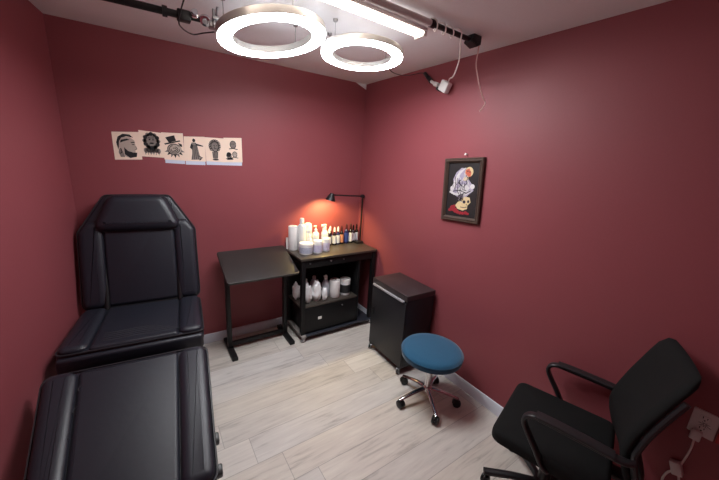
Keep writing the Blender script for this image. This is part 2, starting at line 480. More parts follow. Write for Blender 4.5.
b = B(); box(b, -.86, -.045, -.43, -.045, .05, .066, .003); wpart('base_shelf', b, DECK)
b = B(); box(b, -.872, -.828, -.44, -.04, .05, .075, .003); wpart('side_rail', b, RAILG)
for x in (-.85, -.048):
    for y in (-.415, -.07):
        caster(ct, (x+.455, y+.22, 0), .6 if x < -.5 else 1.2, .024, STEEL, mat('grey rubber', (165, 165, 168), .5) if (x, y) == (-.85, -.415) else bpy.data.materials['grey rubber'], .006, .02)

# --- bottles, tubs and rolls
def vessel(name, label, cat, x, y, z, prof, m, cap=None, capm=None, lab=None, labm=None, group=None, nozzle=None, rz=0, seg=28):
    t = thing(name, label, cat, (x, y, z), rz, group)
    b = B(); lathe(b, prof, seg=seg); obj('body', b, m, t)
    if cap:
        b = B(); lathe(b, cap, seg=24); cp = obj('cap', b, capm or m, t)
        if nozzle:
            b = B(); nozzle(b); obj('nozzle', b, capm or m, cp)
    if lab:
        r, z0, z1 = lab
        b = B(); lathe(b, [(r, z0), (r+.0008, z0), (r+.0008, z1), (r, z1)], seg=seg); obj('label_band', b, labm, t)
    return t
def bottle_prof(r, h, neck, sh=.03):
    return [(0, 0), (r*.92, 0), (r, .006), (r, h-sh), (r*.9, h-sh*.55), (r*.6, h-sh*.15), (neck, h), (neck, h+.012), (0, h+.012)]
def cap_prof(r, z, h, top=.7): return [(0, z), (r, z), (r, z+h*.8), (r*top, z+h), (0, z+h)]
def tub_prof(r, h): return [(0, 0), (r*.95, 0), (r, .008), (r, h-.008), (r*.97, h), (0, h)]
GW = 'white bottles and tubs on the cart top'
t = thing('paper_towel_roll', 'tall plain white paper roll standing leftmost on the cart top', 'paper roll', (-.825, -.09, CT), 0)
b = B(); lathe(b, [(.016, 0), (.044, 0), (.0455, .003), (.0455, .232), (.044, .235), (.016, .235), (.016, 0)], seg=32); obj('paper', b, PAPERW, t)
b = B(); lathe(b, [(.0145, .001), (.0158, .001), (.0158, .236), (.0145, .236), (.0145, .001)], seg=24); obj('core', b, CREAMP, t)
vessel('plastic_bottle', 'tall slim white bottle with narrow cap, highest of the white group on the cart', 'bottle', -.755, -.14, CT, bottle_prof(.04, .265, .018), WHITEP2, cap_prof(.021, .268, .05, .9), WHITEP, group=GW)
vessel('plastic_bottle', 'white bottle with rounded top and small blue mark, right of the tallest white bottle', 'bottle', -.672, -.10, CT, [(0, 0), (.037, 0), (.04, .006), (.04, .225), (.035, .25), (.02, .26), (0, .262)], WHITEP2, lab=(.04, .165, .19), labm=BLUEGREY, group=GW)
def trigger(b):
    box(b, -.045, .02, -.011, .011, .215, .24, .005)
    box(b, -.03, -.02, -.006, .006, .17, .22, .003, M=Matrix.Rotation(.0, 4, 'Y'))
def pumpn(b):
    rod(b, (0, 0, .19), (0, 0, .222), .006); box(b, -.032, .01, -.008, .008, .218, .23, .004)
vessel('pump_bottle', 'white pump bottle between the blue-marked bottle and the spray bottle on the cart top', 'bottle', -.588, -.105, CT, bottle_prof(.036, .165, .014), WHITEP2, cap_prof(.015, .17, .025), WHITEP, lab=(.036, .04, .11), labm=LABELW, group=GW, nozzle=pumpn, rz=.5)
vessel('spray_bottle', 'white trigger spray bottle on the cart top, left of the dark ink bottles', 'bottle', -.497, -.125, CT, bottle_prof(.038, .18, .014, .05), WHITEP2, cap_prof(.017, .185, .035), WHITEP, lab=(.038, .04, .115), labm=LABELW, group=GW, nozzle=trigger, rz=.3)
vessel('plastic_tub', 'wide white tub with blue grey label at the front left of the cart top', 'tub', -.765, -.265, CT, tub_prof(.064, .088), WHITEP2, cap_prof(.066, .086, .02, .95), WHITEP, lab=(.064, .015, .07), labm=BLUEGREY, group=GW)
vessel('plastic_tub', 'white jar with lilac label, middle of the front three', 'tub', -.645, -.275, CT, tub_prof(.047, .095), WHITEP2, cap_prof(.045, .094, .028, .9), WHITEP, lab=(.047, .012, .08), labm=LILAC, group=GW)
vessel('plastic_tub', 'white jar with lilac label, right of the front three, nearest the ink bottles', 'tub', -.545, -.245, CT, tub_prof(.042, .10), WHITEP2, cap_prof(.04, .099, .028, .9), WHITEP, lab=(.042, .012, .085), labm=LILAC, group=GW)
vessel('plastic_cup', 'short white cup partly hidden behind the paper roll on the cart top', 'cup', -.865, -.042, CT, [(0, 0), (.013, 0), (.015, .11), (.013, .11), (.011, .004), (0, .004)], WHITEP, group=GW)
vessel('plastic_bottle', 'small white bottle tucked behind the front tubs on the cart top', 'bottle', -.69, -.185, CT, bottle_prof(.026, .13, .012), WHITEP2, cap_prof(.014, .13, .03), WHITEP, group=GW)
# dark ink bottles along the back
GI = 'dark ink bottles along the back of the cart top'
ink = [
 (-.425, -.095, .024, .135, INKB, WHITEP, LABELW, 'dark ink bottle with white cap and white label, leftmost of the ink row'),
 (-.392, -.055, .022, .150, INKB, WHITEP, LABELB, 'dark ink bottle with white cap, behind the leftmost ink bottle'),
 (-.365, -.10, .022, .145, INKB, WHITEP, LABELW, 'dark ink bottle with white cap, second from left in the front of the ink row'),
 (-.315, -.09, .023, .145, INKN, WHITEP, LABELW, 'dark ink bottle with white cap, just left of the orange-labelled one'),
 (-.268, -.085, .023, .150, INKB, DARKRED, LABELO, 'dark ink bottle with an orange label, in the ink row on the cart'),
 (-.205, -.08, .025, .165, INKN, DARKRED, LABELB, 'navy blue ink bottle with dark cap, right of the orange-labelled bottle'),
 (-.150, -.08, .026, .165, INKB, DARKRED, LABELW, 'dark ink bottle with white label, directly right of the navy one'),
 (-.098, -.054, .023, .145, INKB, INKB, LABELW, 'dark ink bottle with white label, second from the right end'),
 (-.05, -.046, .021, .150, INKB, INKB, LABELW, 'dark ink bottle with white label behind the lamp post, right end of the ink row'),
]
for x, y, r, h, m, cm, lm, lb in ink:
    vessel('ink_bottle', lb, 'bottle', x, y, CT, bottle_prof(r, h-.01, r*.42, .035), m, [(0, h), (r*.5, h), (r*.42, h+.035), (r*.15, h+.05), (0, h+.05)], cm, (r, .02, h*.72), lm, GI, seg=20)

# --- shelf contents
def crumple(bm, loc, size, seed, amp=.35, sub=4):
    t = B(); bmesh.ops.create_icosphere(t, subdivisions=sub, radius=1)
    for v in t.verts:
        d = v.co.normalized()
        k = 1+amp*noise.noise(d*1.7+Vector((seed, 0, 0)))+amp*.55*noise.noise(d*4.3+Vector((0, seed, 0)))+amp*.3*abs(noise.noise(d*9+Vector((0, 0, seed))))
        v.co = Vector((d.x*size[0]*k, d.y*size[1]*k, max(-.96*size[2], d.z*size[2]*k)))
    zmin = min(v.co.z for v in t.verts)
    t.transform(Matrix.Translation((loc[0], loc[1], loc[2]-zmin)))
    return merge(bm, t)
SH = .36
def bag(loc, size, seed, label, m=BAGM):
    b = B(); crumple(b, loc, size, seed); return solo('plastic_bag', b, m, label, 'bag', 'crumpled plastic bags on the cart shelf', 80)
bag((-.825, -.19, SH), (.035, .055, .085), 1.3, 'crumpled clear plastic bag seen left of the front cart post')
bag((-.772, -.325, SH), (.038, .042, .10), 4.1, 'crumpled white plastic bag low at the front left of the cart shelf')
bag((-.672, -.318, SH), (.043, .045, .105), 7.7, 'crumpled white plastic bag in front of the clear bottles on the shelf')
bag((-.592, -.345, SH), (.026, .03, .07), 9.2, 'small crumpled white plastic bag beside the spray bottle on the shelf')
GS = 'clear bottles on the cart shelf'
vessel('squeeze_bottle', 'clear squeeze bottle behind the bags, left of two on the shelf', 'bottle', -.735, -.20, SH, bottle_prof(.04, .17, .016, .05), CLEARP, cap_prof(.018, .175, .03, .4), WHITEP, group=GS)
vessel('squeeze_bottle', 'clear squeeze bottle behind the bags, right of two on the shelf', 'bottle', -.64, -.20, SH, bottle_prof(.045, .185, .016, .06), CLEARP, cap_prof(.018, .19, .03, .4), WHITEP, group=GS)
vessel('spray_bottle', 'clear spray bottle with white head on the shelf, left of the white paper roll', 'bottle', -.535, -.255, SH, bottle_prof(.04, .18, .014, .06), CLEARP, cap_prof(.017, .185, .04), WHITEP, nozzle=pumpn, rz=.4)
t = thing('paper_towel_roll', 'short white paper roll standing on the cart shelf', 'paper roll', (-.452, -.30, SH), 0)
b = B(); lathe(b, [(.016, 0), (.052, 0), (.054, .004), (.054, .178), (.052, .182), (.016, .182), (.016, 0)], seg=32); obj('paper', b, PAPERW, t)
b = B(); lathe(b, [(.0145, .001), (.0158, .001), (.0158, .183), (.0145, .183), (.0145, .001)], seg=24); obj('core', b, CREAMP, t)
vessel('plastic_tub', 'white lidded canister with a black and white label, rightmost on the cart shelf', 'tub', -.325, -.295, SH, tub_prof(.055, .145), WHITEP2, cap_prof(.056, .143, .03, .95), WHITEP, lab=(.055, .025, .115), labm=LABELD)

# ------------------------------------------------------------------ desk lamp
lp = thing('desk_lamp', 'slim black swing-arm desk lamp, switched on, at the back of the cart', 'lamp', (-.035, -.105, CT))
b = B(); slab(b, round_poly(rect(-.075, .012, -.06, .022), .012), 0, .022, bev=.006); obj('base', b, BLKPLASTIC, lp)
b = B(); box(b, -.06, -.02, -.05, -.03, .0222, .026, .001); obj('switch', b, STEEL, lp)
b = B(); rod(b, (0, 0, .02), (0, 0, .515), .0085); obj('post', b, BLKMETAL, lp)
b = B(); lathe(b, [(0, -.018), (.018, -.018), (.02, 0), (.018, .018), (0, .018)], seg=20, M=orient((0, 0, .515), (0, 1, 0))); obj('elbow_knob', b, BLKPLASTIC, lp)
b = B(); rod(b, (0, 0, .515), (-.415, -.09, .545), .0075); obj('arm', b, BLKMETAL, lp)
Msh = orient((-.432, -.094, .552), (-.22, .08, -1))
b = B(); lathe(b, [(0, -.012), (.018, -.012), (.022, 0), (.03, .012), (.047, .05), (.052, .06), (.049, .06), (.044, .05), (.026, .014), (0, .012)], seg=28, M=Msh); sh = obj('lamp_shade', b, BLKMETAL, lp)
b = B(); lathe(b, [(0, .018), (.016, .02), (.024, .034), (.022, .048), (0, .055)], seg=20, M=Msh); obj('bulb', b, BULBLIT, sh)
L_ = bpy.data.lights.new('desk_lamp_light', 'SPOT'); L_.energy = 22; L_.color = (1, .72, .26); L_.spot_size = math.radians(150); L_.spot_blend = .6; L_.shadow_soft_size = .02
lo_ = bpy.data.objects.new('desk_lamp_light', L_); COL.objects.link(lo_)
pw = FR[lp.name] @ Msh @ Vector((0, 0, .062)); lo_.location = pw
lo_.rotation_euler = Vector((.10, .30, -1)).to_track_quat('-Z', 'Y').to_euler()

# ------------------------------------------------------------------ small cabinet
cb = thing('rolling_cabinet', 'low black one-door cabinet on casters against the right wall', 'cabinet', (-.336, -.789, 0), math.radians(-1.1))
W_, D_ = .472, .313         # width along -y, depth along +x
b = B(); box(b, .012, D_-.004, -W_+.004, -.004, .062, .672, .003); obj('body', b, CABM, cb)
b = B(); box(b, 0, D_, -W_, 0, .674, .722, .004); obj('top', b, CABTOP, cb)
b = B(); box(b, -.003, .011, -W_+.006, -.006, .066, .652, .003); dd = obj('door', b, CABM, cb)
b = B(); box(b, -.014, .004, -W_+.03, -.02, .656, .672, .002); obj('trim_strip', b, mat('satin aluminium', (190, 190, 194), .4, metal=.3), cb, label='bright metal strip under the top')
b = B(); box(b, -.012, -.003, -.055, -.04, .38, .45, .002); obj('handle', b, BLKPLASTIC, dd)
for x in (.022, D_-.035):
    for y in (-.02, -W_+.035): caster(cb, (x-.015, y, 0), .7, .028, BLKPLASTIC, STEEL, .006, .02)

# ------------------------------------------------------------------ blue stool
st = thing('rolling_stool', 'round blue upholstered stool on a chrome five-star base', 'stool', (-.352, -1.574, 0))
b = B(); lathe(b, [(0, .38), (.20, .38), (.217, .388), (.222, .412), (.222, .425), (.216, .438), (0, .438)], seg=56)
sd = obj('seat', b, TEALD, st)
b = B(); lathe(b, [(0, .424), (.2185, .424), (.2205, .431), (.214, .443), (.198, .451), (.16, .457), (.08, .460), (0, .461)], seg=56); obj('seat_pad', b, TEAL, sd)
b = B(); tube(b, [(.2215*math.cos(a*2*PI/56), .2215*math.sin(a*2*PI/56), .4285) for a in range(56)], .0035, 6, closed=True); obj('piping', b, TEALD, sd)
b = B(); lathe(b, [(0, .364), (.07, .364), (.085, .379), (0, .379)], seg=28); obj('mount_plate', b, BLKMETAL, st)
b = B(); lathe(b, [(0, .10), (.024, .10), (.024, .26), (.016, .262), (.016, .364), (0, .364)], seg=24); obj('gas_column', b, CHROME, st)
b = B(); lathe(b, [(0, .085), (.03, .085), (.036, .1), (.036, .122), (.028, .13), (0, .13)], seg=24); obj('hub', b, CHROME, st)
for k in range(5):
    a = 4.8365+PI+k*2*PI/5; d = Vector((math.cos(a), math.sin(a), 0))
    b = B(); pts = smooth_path([d*.02+Vector((0, 0, .112)), d*.10+Vector((0, 0, .102)), d*.18+Vector((0, 0, .082)), d*.235+Vector((0, 0, .066))], 5)
    tube(b, pts, [.0165-.005*i/len(pts) for i in range(len(pts))], 12, sx=1.1, sy=.8); obj('base_leg', b, CHROME, st)
    caster(st, (d.x*.2235, d.y*.2235, 0), a+1.1+k*.7, .029, BLKPLASTIC, BLKPLASTIC, .010, .03)

# ------------------------------------------------------------------ office chair
oc = thing('office_chair', 'black mesh office chair with loop armrests, lower right by the wall outlet', 'chair', (-.328, -2.42, 0), math.radians(15))
b = B(); slab(b, round_poly(rect(-.265, .265, -.235, .25), [.05, .05, .06, .06]), .405, .475, bev=.03, bot=.02, seg=5, crown=.012); obj('seat', b, FABRIC, oc)
b = B(); slab(b, round_poly(rect(-.2, .2, -.2, .19), .05), .385, .406, bev=.004); obj('seat_pan', b, BLKPLASTIC, oc)
# backrest: curved padded sheet
PROF = [(.46, -.245), (.485, -.238), (.55, -.215), (.60, -.198), (.66, -.188), (.74, -.202), (.83, -.23), (.95, -.275), (1.01, -.30), (1.09, -.335)]
def back_pt(u, v, off):
    z = .475+.575*v
    for (za, ya), (zb, yb) in zip(PROF, PROF[1:]):
        if z <= zb or zb == PROF[-1][0]:
            y = ya+(yb-ya)*(z-za)/(zb-za); break
    w = .205*(1-.10*max(0, (.2-v)/.2))
    y -= .014*(1-u*u)
    return Matrix.Translation((0, -.22, 0)) @ Matrix.Rotation(math.radians(9), 4, 'Z') @ Vector((u*w, y-off+.22, z))
b = B(); nu, nv = 16, 20
def corner(u, v):
    # round the corners by pulling v in at |u| near 1
    e = max(0, abs(u)-.74)/.26
    if v > .5: return v-(.085*(1-math.sqrt(max(0, 1-e*e))))*((v-.5)/.5)
    return v+(.06*(1-math.sqrt(max(0, 1-e*e))))*((.5-v)/.5)
G = [[None]*(nv+1) for _ in range(nu+1)]; G2 = [[None]*(nv+1) for _ in range(nu+1)]
for i in range(nu+1):
    for j in range(nv+1):
        u = -1+2*i/nu; v = corner(u, j/nv)
        ed = min(1-abs(u), v if j < nv/2 else 1-j/nv)
        th = .012+.028*min(1, max(0, min((1-abs(u))/.12, (j/nv)/.06, (1-j/nv)/.06)))
        G[i][j] = b.verts.new(back_pt(u, v, .025-th/2)); G2[i][j] = b.verts.new(back_pt(u, v, .025+th/2))
for i in range(nu):
    for j in range(nv):
        b.faces.new((G[i][j], G[i+1][j], G[i+1][j+1], G[i][j+1])); b.faces.new((G2[i][j], G2[i][j+1], G2[i+1][j+1], G2[i+1][j]))
for i in range(nu):
    for j in (0, nv): b.faces.new((G[i][j], G2[i][j], G2[i+1][j], G[i+1][j]))
for j in range(nv):
    for i in (0, nu): b.faces.new((G[i][j], G[i][j+1], G2[i][j+1], G2[i][j]))
br = obj('backrest', b, FABRIC, oc, ang=70)
for s in (-1, 1):
    b = B(); tube(b, [back_pt(s*1.0, v/12, .05) for v in range(0, 11)], .0125, 8); obj('back_rail', b, ARM, oc)
b = B(); box(b, -.04, .04, -.335, -.10, .375, .40, .008); tube(b, smooth_path([(0, -.31, .388), (0, -.335, .44), (0, -.30, .55), (0, -.275, .62)], 5), .02, 10, sx=1.6, sy=.7); obj('back_bracket', b, BLKPLASTIC, oc)
for s in (-1, 1):
    b = B(); x = .262*s
    pts = smooth_path([(x*.86, -.275, .642), (x*.97, -.24, .652), (x, -.15, .658), (x, .02, .663), (x, .085, .660), (x, .113, .637), (x, .11, .595), (x, .05, .50), (x, .01, .434), (x*.93, -.02, .408), (x*.6, -.03, .392)], 6)
    bar_sweep(b, pts, .04, .02, (1, 0, 0)); ar = obj('armrest', b, ARM, oc)
    b = B(); bar_sweep(b, smooth_path([(x, -.21, .664), (x, -.12, .670), (x, .0, .674), (x, .075, .672)], 6), .052, .016, (1, 0, 0)); obj('arm_pad', b, ARM, ar)
b = B(); lathe(b, [(0, .10), (.03, .10), (.03, .24), (.02, .242), (.02, .385), (0, .385)], seg=20); obj('gas_column', b, BLKPLASTIC, oc)
b = B(); lathe(b, [(0, .06), (.045, .06), (.05, .08), (.045, .12), (0, .13)], seg=24); obj('hub', b, BLKPLASTIC, oc)
for k in range(5):
    a = math.radians(117)+k*2*PI/5; d = Vector((math.cos(a), math.sin(a), 0))
    b = B(); bar_sweep(b, smooth_path([d*.03+Vector((0, 0, .095)), d*.15+Vector((0, 0, .092)), d*.27+Vector((0, 0, .075)), d*.30+Vector((0, 0, .072))], 4), .042, .028, d.cross(Vector((0, 0, 1)))); obj('base_leg', b, BLKPLASTIC, oc)
    caster(oc, (d.x*.285, d.y*.285, 0), a+.9+k*.8, .026, BLKPLASTIC, BLKPLASTIC, .012, .024)

# ------------------------------------------------------------------ ring lights
def ring_light(label, cx, cy, z, R, r, tx, ty, wires, hh):
    t = thing('ring_light', label, 'ceiling light', (cx, cy, z), group='glowing pendant ring lights', rot=(math.atan(ty), -math.atan(tx), 0))
    b = B(); n = 72
    prof = [(R, .004), (R+.002, .006), (R+.002, hh-.002), (R, hh), (r, hh), (r-.002, hh-.002), (r-.002, .006), (r, .004)]
    rows = [[b.verts.new((q*math.cos(2*PI*k/n), q*math.sin(2*PI*k/n), h)) for k in range(n)] for q, h in prof]
    for i in range(len(rows)):
        a, c = rows[i], rows[(i+1) % len(rows)]
        for k in range(n): b.faces.new((a[k], a[(k+1) % n], c[(k+1) % n], c[k]))
    obj('housing', b, RINGW, t)
    b = B()
    prof = [(R-.001, .003), (R-.003, -.002), (R-.008, -.004), (r+.008, -.004), (r+.003, -.002), (r+.001, .003)]
    rows = [[b.verts.new((q*math.cos(2*PI*k/n), q*math.sin(2*PI*k/n), h)) for k in range(n)] for q, h in prof]
    for i in range(len(rows)):
        a, c = rows[i], rows[(i+1) % len(rows)]
        for k in range(n): b.faces.new((a[k], a[(k+1) % n], c[(k+1) % n], c[k]))
    obj('diffuser', b, RINGLIT, t)
    b = B(); rows = [[b.verts.new((q*math.cos(2*PI*k/n), q*math.sin(2*PI*k/n), hh+h)) for k in range(n)] for q, h in ((R-.012, -.001), (R-.012, .002), (r+.012, .002), (r+.012, -.001))]
    for i in range(4):
        a, c = rows[i], rows[(i+1) % 4]
        for k in range(n): b.faces.new((a[k], a[(k+1) % n], c[(k+1) % n], c[k]))
    obj('added_upglow', b, RINGTOP, t)  # added emitter on the ring top, only there to brighten the ceiling
    for a in wires:
        a = math.radians(a); q = (R+r)/2
        pw_ = FR[t.name] @ Vector((q*math.cos(a), q*math.sin(a), hh-.002))
        b = B(); rod(b, pw_, (pw_.x, pw_.y, H), .0018, seg=6)
        lathe(b, [(0, 0), (.009, 0), (.009, .014), (.004, .02), (0, .02)], pw_, seg=12)
        lathe(b, [(0, -.012), (.012, -.012), (.014, 0), (0, 0)], (pw_.x, pw_.y, H), seg=12)
        obj('suspension_wire', b, STEEL, t, world=True)
    return t
r1 = ring_light('larger glowing ring light, left of the pair under the ceiling', -1.347, -1.084, 2.342, .28, .207, .132, -.105, (275, 38, 158), .04)
r2 = ring_light('smaller glowing ring light, right of the pair under the ceiling', -.805, -1.121, 2.359, .25, .183, -.028, -.044, (10, 130, 190), .034)

# ceiling linear light
tl = thing('linear_light', 'white linear LED batten on the ceiling between the ring lights and grey pole', 'ceiling light', (-1.175, -1.39, H-.045), math.radians(2))
b = B(); box(b, -.62, .62, -.046, .046, .028, .045, .003); obj('housing', b, FIXT, tl)
b = B(); lathe(b, [(0, 0), (.036, 0), (.036, 1.2), (0, 1.2)], seg=24, M=frame((-.6, 0, .0275), (0, 1, 0), (0, 0, 1), (1, 0, 0)))
for v in b.verts: v.co.z = .0275-max(0, (.0275-v.co.z))*.6
obj('diffuser', b, TUBELIT, tl)
for s in (-1, 1):
    b = B(); box(b, s*.61-.012, s*.61+.012, -.042, .042, .002, .043, .004); obj('end_cap', b, FIXT, tl)

# ------------------------------------------------------------------ poles
p1 = thing('extension_pole', 'grey telescopic pole with black end, mounted under the ceiling by the batten', 'pole', (-.27, -1.522, 2.472))
b = B(); rod(b, (-2.1, -.008, 0), (-.37, -.006, 0), .0165, seg=20); obj('outer_tube', b, POLEG, p1)
b = B(); rod(b, (-.40, -.006, 0), (-.03, 0, 0), .0135, seg=18); lathe(b, [(0, 0), (.019, 0), (.02, .008), (.02, .03), (0, .03)], seg=20, M=orient((-.38, -.006, 0), (1, 0, 0))); obj('inner_tube', b, BLKMETAL, p1)
b = B(); t = B(); slab(t, round_poly([(-.06, -.016), (.0, -.034), (.03, -.018), (.03, .028), (-.04, .028)], .005, 3), -.028, .028, bev=.005)
merge(b, t, Matrix.Rotation(PI/2, 4, 'X')); obj('end_bracket', b, BLKMETAL, p1)
b = B(); box(b, -2.13, -2.07, -.035, .02, -.022, .028, .006); obj('far_bracket', b, BLKMETAL, p1)

p2 = thing('support_arm', 'black arm with metal clamps reaching from the left wall to the larger ring light', 'pole', (-1.62, -.95, 2.385))
b = B(); xw = wallx(-.89)
rod(b, (xw+1.62+.004, .06, 0), (-.12, .005, 0), .0165, seg=18); obj('tube', b, BLKMETAL, p2)
b = B(); rod(b, (xw+1.62+.002, .06, 0), (xw+1.62+.02, .06, 0), .05, seg=24); obj('wall_flange', b, BLKMETAL, p2)
b = B(); rod(b, (-.25, .012, 0), (-.02, .0, 0), .012, seg=14); rod(b, (-.22, .011, 0), (-.20, .011, 0), .024, seg=16); box(b, -.16, -.10, -.018, .028, -.026, .022, .006); obj('joint', b, BLKMETAL, p2)
b = B(); lathe(b, [(0, 0), (.026, 0), (.028, .006), (.024, .018), (.014, .02), (.012, .024), (0, .024)], seg=24, M=orient((-.035, -.008, .002), (-.2, -.75, -.55)))
box(b, -.10, -.07, -.03, .0, -.005, .03, .005); lathe(b, [(0, 0), (.014, 0), (.014, .03), (0, .03)], seg=16, M=orient((-.085, -.01, .012), (0, -1, .2))); obj('clamp_knob', b, CHROME, p2)
b = B(); box(b, -.02, .03, -.03, .012, -.03, .006, .005); rod(b, (.012, -.01, -.01), (.012, -.075, .05), .006); rod(b, (.0, -.04, -.035), (.0, -.04, .05), .007); box(b, -.01, .02, -.062, -.035, .0, .018, .004); obj('ring_clamp', b, STEEL, p2)
b = B(); tube(b, smooth_path([(-1.70, -1.28, H), (-1.75, -1.13, 2.43), (-1.775, -.98, 2.355), (-1.755, -.89, 2.345), (-1.70, -.83, 2.345), (-1.65, -.86, 2.355), (-1.61, -.93, 2.352)], 8), .0035, 6)
solo('power_cable', b, CORDB, 'thin black cable looping from the ceiling over the arm beside the larger ring light', 'cable')

# cables and plug by the grey pole
b = B(); P = []
for k in range(0, 73):
    t_ = k/72; x = -.655+.235*t_; a = t_*2*PI*3.5; rr = .021+.006*abs(math.sin(t_*9))
    P.append((x, -1.526+rr*math.cos(a), 2.471+rr*math.sin(a)))
P += smooth_path([P[-1], (-.405, -1.535, 2.44), (-.38, -1.52, 2.36), (-.30, -1.43, 2.315), (-.20, -1.32, 2.32), (-.12, -1.235, 2.345), (-.07, -1.175, 2.35), (-.055, -1.155, 2.315)], 6)[1:]
tube(b, P, .004, 6)
solo('white_cord', b, CORDW, 'white cord coiled round the black end of the grey pole', 'cord')
b = B(); tube(b, smooth_path([(-.215, -1.52, H), (-.222, -1.52, 2.42), (-.222, -1.52, 2.354), (-.19, -1.52, 2.29), (-.165, -1.52, 2.25), (-.115, -1.52, 2.19), (-.082, -1.52, 2.156), (-.10, -1.52, 2.125), (-.125, -1.52, 2.10)], 8), .0038, 6)
solo('loose_cord', b, CORDP, 'pale pink loose cord end hanging from the ceiling past the pole bracket', 'cord')
pg = thing('power_adapter', 'black plug chain with white adapter hanging high on the right wall', 'adapter', (-.05, -1.0, 2.33))
def seg3(p, q, r, m, nm):
    b = B(); rod(b, p, q, r, seg=14); return obj(nm, b, m, pg, world=True)
chain = [Vector(v) for v in ((-.02, -.865, 2.455), (-.03, -.915, 2.415), (-.035, -.96, 2.38), (-.045, -1.01, 2.352), (-.05, -1.055, 2.335))]
seg3(chain[0], chain[1], .014, BLKPLASTIC, 'plug'); seg3(chain[1]+Vector((0, -.006, -.004)), chain[2], .017, BLKPLASTIC, 'connector')
seg3(chain[2], chain[3], .011, WHITEP, 'joint_sleeve'); seg3(chain[3], chain[4], .016, WHITEP, 'socket')
b = B(); t = B(); box(t, -.025, .025, -.045, .035, -.035, .04, .008); merge(b, t, Matrix.Translation((-.05, -1.12, 2.315)) @ Matrix.Rotation(.5, 4, 'X')); obj('adapter_block', b, WHITEP, pg, world=True)
b = B(); t = B(); box(t, -.02, .02, -.02, .02, -.012, .012, .004); merge(b, t, Matrix.Translation((-.05, -1.07, 2.305)) @ Matrix.Rotation(.5, 4, 'X')); obj('switch', b, BLKPLASTIC, pg, world=True)
b = B(); tube(b, smooth_path([(-.575, -1.04, 2.392), (-.44, -.97, 2.37), (-.26, -.86, 2.40), (-.08, -.75, 2.45), (-.012, -.80, 2.47), (-.018, -.855, 2.457)], 8), .003, 6)
solo('power_cable', b, CORDB, 'thin dark cable running from the smaller ring light to the wall plug', 'cable')

# ------------------------------------------------------------------ flash sheets on the back wall
def poly(bm, pts, y, th=.0004):
    f0 = [bm.verts.new((x, y, z)) for x, z in pts]; f1 = [bm.verts.new((x, y-th, z)) for x, z in pts]
    n = len(pts)
    bm.faces.new(f0); bm.faces.new(f1[::-1])
    for i in range(n): bm.faces.new((f0[i], f0[(i+1) % n], f1[(i+1) % n], f1[i]))
def ell(cx, cz, rx, rz, n=18, a0=0, a1=360): return [(cx+rx*math.cos(math.radians(a0+(a1-a0)*k/n)), cz+rz*math.sin(math.radians(a0+(a1-a0)*k/n))) for k in range(n if a1-a0 == 360 else n+1)]
def stroke(bm, pts, w, y, th=.0004):
    P = [Vector(p) for p in pts]
    for i in range(len(P)-1):
        d = P[i+1]-P[i]
        if d.length < 1e-6: continue
        n_ = Vector((-d.y, d.x)).normalized()*w/2; e = d.normalized()*w*.3
        poly(bm, [tuple(P[i]-e+n_), tuple(P[i]-e-n_), tuple(P[i+1]+e-n_), tuple(P[i+1]+e+n_)], y, th)
def sheet(label, corners, y, m=PAPERC, draw=None, group='tattoo flash sheets on the back wall', name='flash_sheet'):
    cx = sum(c[0] for c in corners)/4; cz = sum(c[1] for c in corners)/4
    t = thing(name, label, 'drawing' if draw else 'paper', (cx, y, cz), group=group)
    b = B(); poly(b, [(c[0]-cx, c[1]-cz) for c in corners], .0005-y, .0011-y); obj('paper', b, m, t)
    if draw:
        lay = {INKL: B(), INKG: B(), INK: B()}
        draw(lay)
        for i, (m_, b) in enumerate(lay.items()):
            if len(b.verts):
                # later layers sit a hair further out
                b.transform(Matrix.Translation((0, -.0007-.0003*i, 0)))
                obj(('light_wash', 'grey_wash', 'ink_drawing')[i], b, m_, t)
            else: b.free()
    return t
def d_profile(l):     # bearded head in profile with swept hair, facing right
    poly(l[INKL], [(-.035, .06), (.02, .062), (.045, .04), (.05, .0), (.058, -.02), (.045, -.03), (.045, -.06), (.01, -.085), (-.03, -.07), (-.05, -.02), (-.05, .03)], 0)
    poly(l[INK], [(-.062, .02), (-.05, .06), (-.02, .082), (.02, .08), (.04, .06), (.0, .066), (-.03, .055), (-.045, .03), (-.05, -.01), (-.055, -.03)], 0)
    poly(l[INK], [(-.035, .04), (.0, .05), (.02, .044), (-.01, .034), (-.04, .02)], 0)
    poly(l[INK], [(-.02, -.01), (.0, -.035), (.03, -.045), (.055, -.045), (.05, -.075), (.01, -.085), (-.02, -.06)], 0)
    poly(l[INKG], [(-.05, -.02), (-.03, -.04), (-.02, -.08), (-.045, -.08), (-.055, -.05)], 0)
    stroke(l[INK], [(.025, .025), (.045, .028)], .006, 0); stroke(l[INK], [(.03, .012), (.042, .012)], .005, 0)
    stroke(l[INKG], [(.05, .0), (.056, -.018), (.045, -.024)], .004, 0); stroke(l[INK], [(-.04, -.02), (-.035, -.045), (-.045, -.055)], .006, 0)
def d_clown(l):       # face framed by curls above a ruffle
    poly(l[INKG], ell(0, .02, .05, .06), 0); poly(l[INKL], ell(0, .025, .026, .036), 0)
    for a in range(0, 360, 30):
        c = (.043*math.cos(math.radians(a)), .025+.05*math.sin(math.radians(a)))
        poly(l[INK if a % 60 else INKG], ell(c[0], c[1], .014, .014, 10), 0)
    for s in (-1, 1): poly(l[INK], ell(s*.011, .034, .006, .005, 10), 0); stroke(l[INK], [(s*.004, .044), (s*.018, .048)], .004, 0)
    poly(l[INK], ell(0, .008, .014, .006, 12), 0)
    for k in range(6): poly(l[INKG], ell(-.04+.016*k, -.045+.004*math.sin(k*2), .014, .02, 10), 0); stroke(l[INK], [(-.04+.016*k, -.03), (-.044+.017*k, -.075)], .003, 0)
